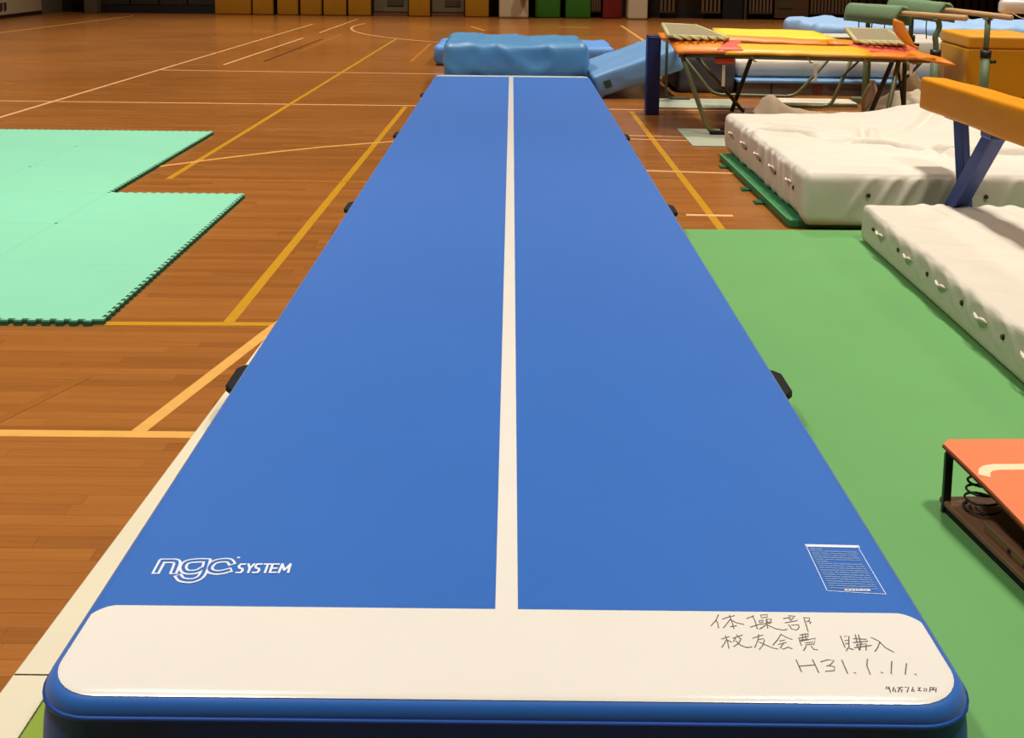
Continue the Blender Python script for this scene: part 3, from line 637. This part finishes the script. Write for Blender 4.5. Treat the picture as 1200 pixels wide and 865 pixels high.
tag(obj('landing_mat',soft_box(.76,1.7,.50,.06,.06,bl_disp(23,.02)),slate,None,True,loc=(2.6,15.15,0)),'slate grey mat under the orange trampoline, shade painted in','landing mat')
# stack of mats behind the trampoline
st = thing('gym_mat','long grey sided mat with pale blue top, dark red emblem and lettering','mat',(4.64,15.3,0))
obj('side_panel',bbox(-1.62,1.62,-1.1,1.1,0,.15,.01),grey_vinyl,st); obj('top_panel',soft_box(3.28,2.24,.05,.02,.2),light_blue,st,True,loc=(0,0,.15))
b = BM()
for r0_,r1_ in ((.0,.035),(.045,.075)):
    V = [[b.verts.new((r*math.cos(a),0,r*math.sin(a))) for r in (r0_+1e-4,r1_)] for a in [k*math.pi/12 for k in range(24)]]
    for k in range(24): b.faces.new((V[k][0],V[k][1],V[(k+1)%24][1],V[(k+1)%24][0]))
obj('emblem',b,M('dark_red_print',(96,30,26),0.6),st,loc=(-.58,-1.103,.078))
b = BM(); x = -.42; rnd = random.Random(5)
while x < .05:
    l = rnd.uniform(.02,.035); box(b,x,x+l,-1.1025,-1.101,.066,.066+rnd.uniform(.03,.042)); x += l+.008
obj('lettering',b,M('dark_print',(58,50,44),0.6),st)
obj('joint_strap',bbox(-1.2,-1.18,-1.106,-1.1,.02,.15),rubber,st)
tag(obj('crash_mat',soft_box(3.0,1.95,.24,.06,.06,cover_disp(31,3.0,1.95,.24,.016,None,.02)),white_cover,None,True,loc=(4.52,15.42,.205)),'wrinkled white crash mat on the pale blue topped mat','crash mat')
tag(obj('crash_mat',soft_box(2.2,1.3,.22,.06,.08,cover_disp(37,2.2,1.3,.22,.01,None,.01)),M('off_white_cover',(206,198,178),0.6,0.35,0.05,3,0.12,45),None,True,loc=(5.2,15.75,.46)),'off-white crash mat on top of the wrinkled white one','crash mat')
tag(obj('gym_mat',soft_box(4.6,2.1,.36,.07,.1,bl_disp(41,.03)),mid_blue,None,True,loc=(7.1,18.0,0)),'blue mat at the bottom of the stack by the dark wall','mat')
tag(obj('gym_mat',soft_box(4.7,2.2,.36,.09,.1,bl_disp(43,.05)),M('pale_blue_canvas',(150,184,220),0.55,0.4,0.04,3,0.12,40),None,True,loc=(7.15,18.0,.39)),'pale blue mat on top of the stack by the dark wall','mat')
# ------------------------------------------------------------------ navy post
np_ = thing('padded_post','short navy square post standing left of the trampoline','post',(1.615,12.3,0))
obj('post_body',bbox(-.078,.078,-.078,.078,0,.905,.014,2),navy,np_); obj('post_cap',bbox(-.07,.07,-.07,.07,.905,.915,.004,1),M('navy_dark',(14,18,50),0.5),np_)
# ------------------------------------------------------------------ trampoline
TA_ = math.radians(-8.0)
tr = thing('folded_trampoline','folded trampoline with orange and yellow pads on olive tube legs','trampoline')
O = Vector((1.68,10.95,0)); eu = Vector((math.cos(TA_),math.sin(TA_),0)); ev = Vector((-math.sin(TA_),math.cos(TA_),0))
def L(u,v,z): return O+eu*u+ev*v+Vector((0,0,z))
def tr_tube(name,pts,r,mat,rad=.06):
    return obj(name,tube(BM(),bend(pts,rad),r,8),mat,tr,True)
tr_tube('frame_rail',[L(.02,.1,.80),L(2.5,.1,.80)],.024,olive); tr_tube('frame_rail',[L(.02,2.9,.80),L(2.5,2.9,.80)],.024,olive)
tr_tube('frame_rail',[L(.05,.1,.80),L(.05,2.9,.80)],.024,olive_dark); tr_tube('frame_rail',[L(2.48,.1,.80),L(2.48,2.9,.80)],.024,olive_dark)
def slab(name,pts,th,mat,r=.018):
    """padded slab over a quad of four corner points"""
    b = BM(); P = [Vector(p) for p in pts]; n = (P[1]-P[0]).cross(P[3]-P[0]).normalized()*th
    nu,nv = 10,4; lo,hi = [],[]
    for i in range(nu+1):
        for j in range(nv+1):
            s,t = i/nu,j/nv; q = P[0].lerp(P[1],s).lerp(P[3].lerp(P[2],s),t)
            e = min(1,4*min(s*nu/4,(1-s)*nu/4,1)*1.0); k = .45+.55*min(1,min(t,1-t)*4)*min(1,min(s,1-s)*8)
            q = q+Vector((0,0,.012*nz(q.x*4,q.y*4,th*50)))
            lo.append(b.verts.new(q-n*.5*k)); hi.append(b.verts.new(q+n*.5*k))
    I = lambda i,j: i*(nv+1)+j
    for i in range(nu):
        for j in range(nv):
            b.faces.new([hi[I(i,j)],hi[I(i+1,j)],hi[I(i+1,j+1)],hi[I(i,j+1)]]); b.faces.new([lo[I(i,j)],lo[I(i,j+1)],lo[I(i+1,j+1)],lo[I(i+1,j)]])
    for i in range(nu):
        b.faces.new([lo[I(i,0)],lo[I(i+1,0)],hi[I(i+1,0)],hi[I(i,0)]]); b.faces.new([lo[I(i,nv)],hi[I(i,nv)],hi[I(i+1,nv)],lo[I(i+1,nv)]])
    for j in range(nv):
        b.faces.new([lo[I(0,j)],hi[I(0,j)],hi[I(0,j+1)],lo[I(0,j+1)]]); b.faces.new([lo[I(nu,j)],lo[I(nu,j+1)],hi[I(nu,j+1)],hi[I(nu,j)]])
    return obj(name,b,mat,tr,True)
# front side pads
slab('frame_pad',[L(.0,-.02,.83),L(.50,-.06,.855),L(.50,.42,.93),L(-.1,.5,.95)],.06,orange_pad)
slab('pad_joint',[L(.40,-.03,.868),L(.66,-.03,.868),L(.66,.36,.93),L(.40,.36,.93)],.03,coral)
slab('frame_pad',[L(.48,-.08,.845),L(1.92,-.08,.845),L(1.92,.3,.905),L(.48,.3,.905)],.055,gold_pad)
slab('pad_joint',[L(1.75,.12,.885),L(2.42,.16,.85),L(2.42,.38,.91),L(1.75,.36,.925)],.03,coral)
slab('frame_pad',[L(1.85,-.07,.845),L(2.52,-.04,.83),L(2.40,.12,.86),L(1.85,.12,.86)],.05,orange_pad)
slab('frame_pad',[L(2.35,-.06,.83),L(2.72,-.02,.775),L(2.66,.14,.80),L(2.30,.36,.90)],.05,orange_pad)
slab('frame_pad',[L(1.55,.36,.925),L(2.45,.38,.90),L(2.38,.62,.94),L(1.55,.58,.955)],.045,orange_pad)
slab('frame_pad',[L(-.16,.42,.945),L(1.62,.42,.905),L(1.62,.58,.95),L(-.2,.62,.98)],.05,orange_pad)
slab('bed_pad',[L(.44,.56,.945),L(1.70,.56,.945),L(1.62,2.1,.945),L(.44,2.1,.945)],.05,yellow_pad)
# folded end sections: webbing bed on a pale tube frame
def end_section(c):
    w_ = sheet('webbing_bed',lambda u,v:(Vector(c[0]).lerp(Vector(c[1]),u).lerp(Vector(c[3]).lerp(Vector(c[2]),u),v)+Vector((0,0,.012+.025*math.sin(math.pi*u)*math.sin(math.pi*v)))),14,14,mesh_grey,tr,.01)
    tr_tube('end_tube',[c[0],c[3]],.024,pale_frame); tr_tube('end_tube',[c[1],c[2]],.024,pale_frame); tr_tube('end_tube',[c[0],c[1]],.02,pale_frame); tr_tube('end_tube',[c[3],c[2]],.02,pale_frame)
end_section([(1.63,11.22,.985),(2.24,11.2,.965),(2.16,12.7,1.0),(1.78,12.76,1.01)])
end_section([(3.52,11.0,.965),(4.0,10.95,.965),(4.28,12.3,1.0),(3.86,12.45,1.0)])
# loose springs and rope ends along the folded edge
for k in range(7):
    x = 3.54+.07*k; tr_tube('loose_spring',[(x,10.97-.007*k,.97),(x+.05,10.9-.007*k-.02*(k%3),.955),(x+.09,10.95-.01*k,.945)],.016,pale_frame)
for k in range(6):
    x = 1.68+.09*k; tr_tube('loose_spring',[(x,11.19,.98),(x+.05,11.12-.02*(k%3),.965),(x+.08,11.17,.955)],.014,pale_frame)
lf = BM()
R_ = []
for i in range(9):
    t = i/8; c = Vector((3.94-.13*t-.03*math.sin(t*3),10.62,.95+.255*t)); wd = .035+.045*math.sin(math.pi*min(1,t*.75+.15)); 
    R_.append([lf.verts.new(c+Vector((wd*math.cos(a),.035*math.sin(a),-.02*math.cos(a)))) for a in [k*math.pi/5 for k in range(10)]])
for i in range(8):
    for j in range(10): lf.faces.new((R_[i][j],R_[i][(j+1)%10],R_[i+1][(j+1)%10],R_[i+1][j]))
lf.faces.new(R_[0]); lf.faces.new(R_[-1][::-1]); obj('pad_flap',lf,orange_pad,tr,True)
# legs
tr_tube('leg',[(1.74,11.0,.82),(1.80,10.95,.62),(1.99,10.86,.10),(2.05,10.85,.03),(2.34,10.84,.03)],.024,olive,.05)
obj('foot_rail',bbox(2.02,2.6,10.80,10.86,.012,.05,.008,1),rubber,tr); obj('foot_bolt',bbox(2.14,2.2,10.85,10.92,.02,.075,.01,1),rubber,tr)
tr_tube('leg',[(3.86,10.70,.80),(3.72,10.66,.03),(3.2,10.72,.024)],.026,olive)
tr_tube('leg',[(2.0,13.95,.80),(2.62,13.92,.03),(3.66,13.80,.03),(4.28,13.72,.80)],.022,olive,.12)
tr_tube('leg',[(2.80,12.35,.80),(2.57,12.45,.022)],.026,olive_dark); tr_tube('leg',[(2.0,12.3,.80),(2.70,12.4,.022)],.022,olive)
tr_tube('leg',[(4.14,12.85,.80),(3.86,12.9,.03),(3.36,12.95,.024)],.023,olive,.1)
tr_tube('leg',[(4.0,11.2,.82),(3.73,11.25,.022)],.026,olive_dark); tr_tube('leg',[(4.10,11.2,.80),(4.13,11.2,.022)],.024,olive_dark)
tr_tube('brace',[(4.05,11.25,.46),(4.33,11.2,.80)],.016,olive_dark); tr_tube('brace',[(3.97,12.85,.40),(4.2,12.6,.74)],.014,olive_dark); tr_tube('brace',[(4.02,11.2,.78),(4.12,11.2,.2)],.012,steel_black)
tr_tube('leg',[(1.90,13.2,.80),(1.93,13.4,.10),(2.0,13.5,.03),(2.25,13.5,.024)],.018,olive_dark)
obj('red_buckle',bbox(4.08,4.14,10.9,10.96,.74,.80,.012,2),coral,tr)
b = soft_box(.2,.14,.06,.026,.05); obj('red_buckle',b,coral,tr,True,loc=(2.17,10.97,.725))
for (x,y,z0,z1) in ((2.15,10.88,.50,.72),(3.03,10.68,.58,.76),(4.27,10.62,.45,.76),(3.95,10.6,.66,.78)):
    o = obj('strap_end',bbox(x-.016,x+.016,y-.004,y+.004,z0,z1,.003,1),beige_cloth,tr)
for u in (.75,1.3,1.85,2.25): tr_tube('tie_rope',[L(u,-.02,.82),L(u+.02,-.05,.77),L(u+.05,.05,.76)],.008,pale_frame)
# things on the floor under the trampoline
tag(obj('floor_tile',bbox(1.74,2.45,10.17,11.2,0,.012,.004,1),plate_m),'grey green mat tile under the near trampoline foot','mat tile')
tag(obj('floor_tile',bbox(1.76,2.80,12.78,13.6,0,.014,.004,1),plate_m),'grey green mat strip on the floor right of the navy post','mat tile')
bd = thing('flat_board','flat white board with green edge lying under the trampoline','board',(3.75,13.2,0),-.05)
obj('board_top',bbox(-.52,.48,-.16,.24,.03,.055,.006,1),M('white_board',(214,206,180),0.5,0.4,0.05),bd); obj('board_edge',bbox(-.52,.48,-.165,.245,0,.03),bar_green,bd)
# beige pads and cloth leaning between trampoline and bars
def pad_leaf(u,v):
    a = math.sin(math.pi*min(.995,max(.005,v)))**.7
    return (4.02+(u-.5)*.17*a+.06*v, 12.2-.02*v+.03*math.sin(math.pi*u)-.1, .02+.43*v)
tag(sheet('leaning_pad',pad_leaf,8,16,beige_cloth,None,.05),'narrow leaf shaped beige pad leaning beside the green upright','pad')
cp = obj('leaning_pad',soft_box(.54,.5,.09,.035,.05),beige_cloth,None,True,loc=(4.67,12.45,.28)); cp.rotation_euler = (0,math.radians(50),.1)
tag(cp,'rectangular beige pad with a dark stud tilted under the parallel bars','pad')
grommets(cp,[(.1,-.255,.05)],(0,-1,0),.014)
def heap(u,v):
    return (3.95+.95*u, 11.55+.75*v, .02+.30*math.sin(math.pi*u)**.6*math.sin(math.pi*v)**.6*(1+.5*nz(u*5,v*5))+.02*nz(u*14,v*9,3)*math.sin(math.pi*u)*math.sin(math.pi*v))
tag(sheet('cloth_heap',heap,34,24,beige_cloth),'crumpled beige cloth heap on the floor under the parallel bars','cloth')
tag(sheet('cloth_roll',lambda u,v:(3.98+.62*u,11.38+.10*math.sin(2*math.pi*v),.03+.22*u**1.4+.055*(1+math.cos(2*math.pi*v))),20,14,brown_cloth),'dark brown rolled cloth curving up towards the green upright','cloth')
# ------------------------------------------------------------------ parallel bars
pb = thing('parallel_bars','parallel bars with pale wooden rails, green carpet wraps and green steel uprights','parallel bars')
for X,y0,y1,p0,zn,zf in ((4.47,10.62,14.2,12.32,1.235,1.145),(5.0,10.8,14.15,12.42,1.235,1.225)):
    zz = lambda y: zn+(zf-zn)*(y-y0)/(y1-y0)
    b = tube(BM(),[(X,y0,zz(y0)),(X,y0+.012,zz(y0)),(X,y1,zz(y1))],[.022,.03,.03],12); obj('rail',b,wood_rail,pb,True)
    # carpet wrap: folded over the rail, open below
    b = BM(); prof = [(-.10,-.145),(-.095,-.03),(-.07,.05),(-.03,.085),(.03,.085),(.07,.05),(.095,-.03),(.10,-.145),(.08,-.145),(.06,-.02),(0,.055),(-.06,-.02),(-.08,-.145)]
    ring_ = []
    for i in range(13):
        y = p0+(y1+.02-p0)*i/12; k = 1+.05*nz(y*4,X); ring_.append([b.verts.new((X+a*k,y,zz(y)+c*k)) for a,c in prof])
    for i in range(12):
        for j in range(len(prof)): b.faces.new((ring_[i][j],ring_[i][(j+1)%len(prof)],ring_[i+1][(j+1)%len(prof)],ring_[i+1][j]))
    b.faces.new(ring_[0]); b.faces.new(ring_[-1][::-1]); obj('carpet_wrap',b,pad_green,pb,True)
    for ty in (p0+.35,p0+.8,p0+1.3): obj('tie_cord',tube(BM(),[(X-.09,ty,zz(ty)-.13),(X-.085,ty+.02,zz(ty)-.24),(X-.08,ty,zz(ty)-.36)],.007,5),steel_black,pb)
    for yu in (11.33,13.5):
        s = -.11 if X < 4.7 else 0.0
        up_ = obj('upright',tube(BM(),[(X,yu,.06),(X,yu,.80)],.048,12),bar_green,pb,True)
        obj('upright_collar',tube(BM(),[(X,yu,.78),(X,yu,.86)],.056,12),steel_black,up_,True); obj('upright_knob',tube(BM(),[(X+.05,yu,.74),(X+.11,yu,.74)],.02,8),steel_black,up_,True)
        if X < 4.7: P = [(X,yu,.80),(X,yu,.92),(X-.02,yu,1.0),(X+.03,yu,1.10),(X,yu,zz(yu)-.03)]
        else: P = [(X,yu,.80),(X,yu,zz(yu)-.03)]
        obj('inner_post',tube(BM(),bend(P,.05),.03,10),bar_green,up_,True)
        obj('saddle',bbox(X-.03,X+.03,yu-.06,yu+.06,zz(yu)-.055,zz(yu)-.028,.008,1),bar_green,up_)
for yu in (11.33,13.5): obj('base_beam',bbox(4.3,5.15,yu-.06,yu+.06,0,.07,.012,1),bar_green,pb)
for X in (4.47,5.0): obj('base_rail',tube(BM(),[(X,11.33,.05),(X,13.5,.05)],.035,8),bar_green,pb,True)
obj('cross_tube',tube(BM(),[(4.47,11.33,.45),(5.0,11.33,.45)],.028,8),M('light_green_steel',(122,160,108),0.4),pb,True)
# ------------------------------------------------------------------ ochre box behind the bars
vb = thing('vaulting_box','big square ochre vinyl box behind the parallel bars','box',(5.70,12.75,0),-.12)
obj('box_body',bbox(-.44,.40,-.55,.6,0,.80,.02,2),box_orange,vb); obj('box_lid',bbox(-.445,.405,-.555,.605,.803,.95,.03,3),M('ochre_lid_vinyl',(228,158,30),0.48,0.4,0.05,3,0.05,40),vb)
obj('tie_cord',tube(BM(),[(.395,-.562,.5),(.2,-.565,.25)],.005,5),steel_black,vb)
# white padded beam end at the right edge
wb = thing('balance_beam','white padded balance beam end high up behind the ochre box','beam',(6.05,13.4,0))
obj('beam_body',soft_box(3.2,.17,.17,.05,.2),white_vinyl,wb,True,loc=(1.6,0,1.15)); 
for x in (1.5,2.9): obj('beam_leg',tube(BM(),[(x,0,1.16),(x,0,.03)],.04,10),beam_blue,wb,True); obj('beam_foot',bbox(x-.05,x+.05,-.4,.4,0,.05,.01,1),beam_blue,wb)
obj('loose_cord',tube(BM(),bend([(.12,-.09,1.16),(.22,-.1,1.10),(.5,-.1,1.07),(.9,-.09,1.13)],.1),.006,5),white_vinyl,wb,True)
# ------------------------------------------------------------------ orange covered beam on blue legs
ob = thing('balance_beam','orange covered balance beam on slanted blue legs between the white mats','beam')
def beam_disp(p,n):
    d = n*(.012*noise.noise(Vector((p.x*4,p.y*2.3,p.z*4)))); 
    if p.z < .05: d += Vector((0,0,-.03*max(0,noise.noise(Vector((p.y*1.7,3,0))))))
    return d
bc = obj('beam_cover',soft_box(.19,3.6,.215,.025,.04,beam_disp),orange_cover,ob,True,loc=(2.86,7.25-1.8,.80)); 
def square_bar(p,q,w_,mat,name):
    p,q = Vector(p),Vector(q); h = (q-p).length; b = bbox(-w_/2,w_/2,-w_/2,w_/2,0,h,.006,1)
    o = obj(name,b,mat,ob,loc=p); o.rotation_euler = (q-p).to_track_quat('Z','Y').to_euler(); return o
square_bar((2.79,6.83,.02),(2.86,6.26,.80),.095,beam_blue,'leg'); square_bar((2.98,6.86,.02),(2.865,6.80,.84),.07,beam_blue,'leg')
square_bar((2.80,3.95,.275),(2.86,4.35,.80),.095,beam_blue,'leg'); square_bar((2.98,3.92,.275),(2.865,3.9,.84),.07,beam_blue,'leg')
obj('foot_bar',bbox(2.66,3.12,3.87,3.99,.275,.305,.01,1),beam_blue,ob)
obj('leg_bracket',bbox(2.79,2.93,6.17,6.33,.76,.82,.012,2),beam_blue,ob); obj('leg_bracket',bbox(2.79,2.93,6.72,6.88,.79,.84,.012,2),beam_blue,ob)
obj('foot_bar',bbox(2.66,3.12,6.79,6.90,.02,.06,.01,1),beam_blue,ob)
o = obj('leg_bolt',tube(BM(),[(2.90,6.80,.35),(2.86,6.74,.35)],.016,8),steel_black,ob,True)
# ------------------------------------------------------------------ springboard
sb = thing('springboard','orange carpeted vaulting springboard with black coil springs on the green mat','springboard',(1.425,3.30,.02),.035)
SW, SLN, TPR = .62, 1.2, .085
def taper(b):
    for v in b.verts: v.co.x += -v.co.y*TPR*(1-2*v.co.x/SW)
    return b
obj('base_board',taper(bbox(-.012,SW+.012,-SLN,.02,.022,.042,.004,1)),ply,sb)
for x in (-.006,SW-.044): obj('runner',taper(bbox(x,x+.05,-SLN,0,0,.022)),rubber,sb)
def topz(y): t = -y/SLN; return .213-.05*t-.10*t*t
def top_layer(name,z0,z1,x0,x1,y0,y1,mat,n=18,ch=.03):
    b = BM(); V = []
    for i in range(n+1):
        y = y0-ch if i == 1 else y0+(y1-y0)*i/n; c = ch if i == 0 else 0.0
        zc = topz(y); V.append([b.verts.new((x,y,zc+z)) for x,z in ((x0+c,z0),(x1-c,z0),(x1-c,z1),(x0+c,z1))])
    for i in range(n):
        for j in range(4): b.faces.new((V[i][j],V[i][(j+1)%4],V[i+1][(j+1)%4],V[i+1][j]))
    b.faces.new(V[0]); b.faces.new(V[-1][::-1]); return obj(name,taper(b),mat,sb)
top_layer('top_board',-.012,.0,-.008,SW+.008,.035,-SLN,ply); top_layer('carpet_backing',0,.004,-.016,SW+.016,.045,-SLN,carpet_edge)
cb = top_layer('carpet',.004,.012,-.013,SW+.013,.042,-SLN,carpet)
b = BM(); P = [(.018,-.175),(.03,-.155),(.05,-.142),(.08,-.135),(.30,-.135),(SW-.08,-.135),(SW-.03,-.155),(SW-.018,-.175)]
stroke(b,P,.034,lambda x,y: topz(y)+.0128); o = obj('stripe',taper(b),cream_line,cb); o['label'] = 'cream stripe across the carpet'
for x in (.085,.31,.535):
    hgt = topz(-.07)-.06; n = 100
    P = [(x+.058*math.cos(t*2*math.pi*5.2+2)*(1-.25*t),-.075+.058*math.sin(t*2*math.pi*5.2+2)*(1-.25*t),.047+hgt*t) for t in [k/n for k in range(n+1)]]
    obj('coil_spring',tube(BM(),P,.004,6),steel_black,sb,True)
for x in (-.004,SW-.012): obj('stay_bar',bbox(x-.010,x+.016,-.012,.004,.0,topz(0)-.012,.002,1),steel_black,sb)
for x in (.012,SW-.037): obj('side_block',taper(bbox(x,x+.025,-.50,-.2,.042,.075,.004,1)),ply,sb)
for y in (-.34,-.42): obj('screw',tube(BM(),[(.010-y*TPR,y,.06),(.004-y*TPR,y,.06)],.006,8),steel_black,sb,True)
obj('bumper',taper(bbox(.04,SW-.04,-.6,-.48,.042,topz(-.55)-.014,.006,1)),rubber,sb)
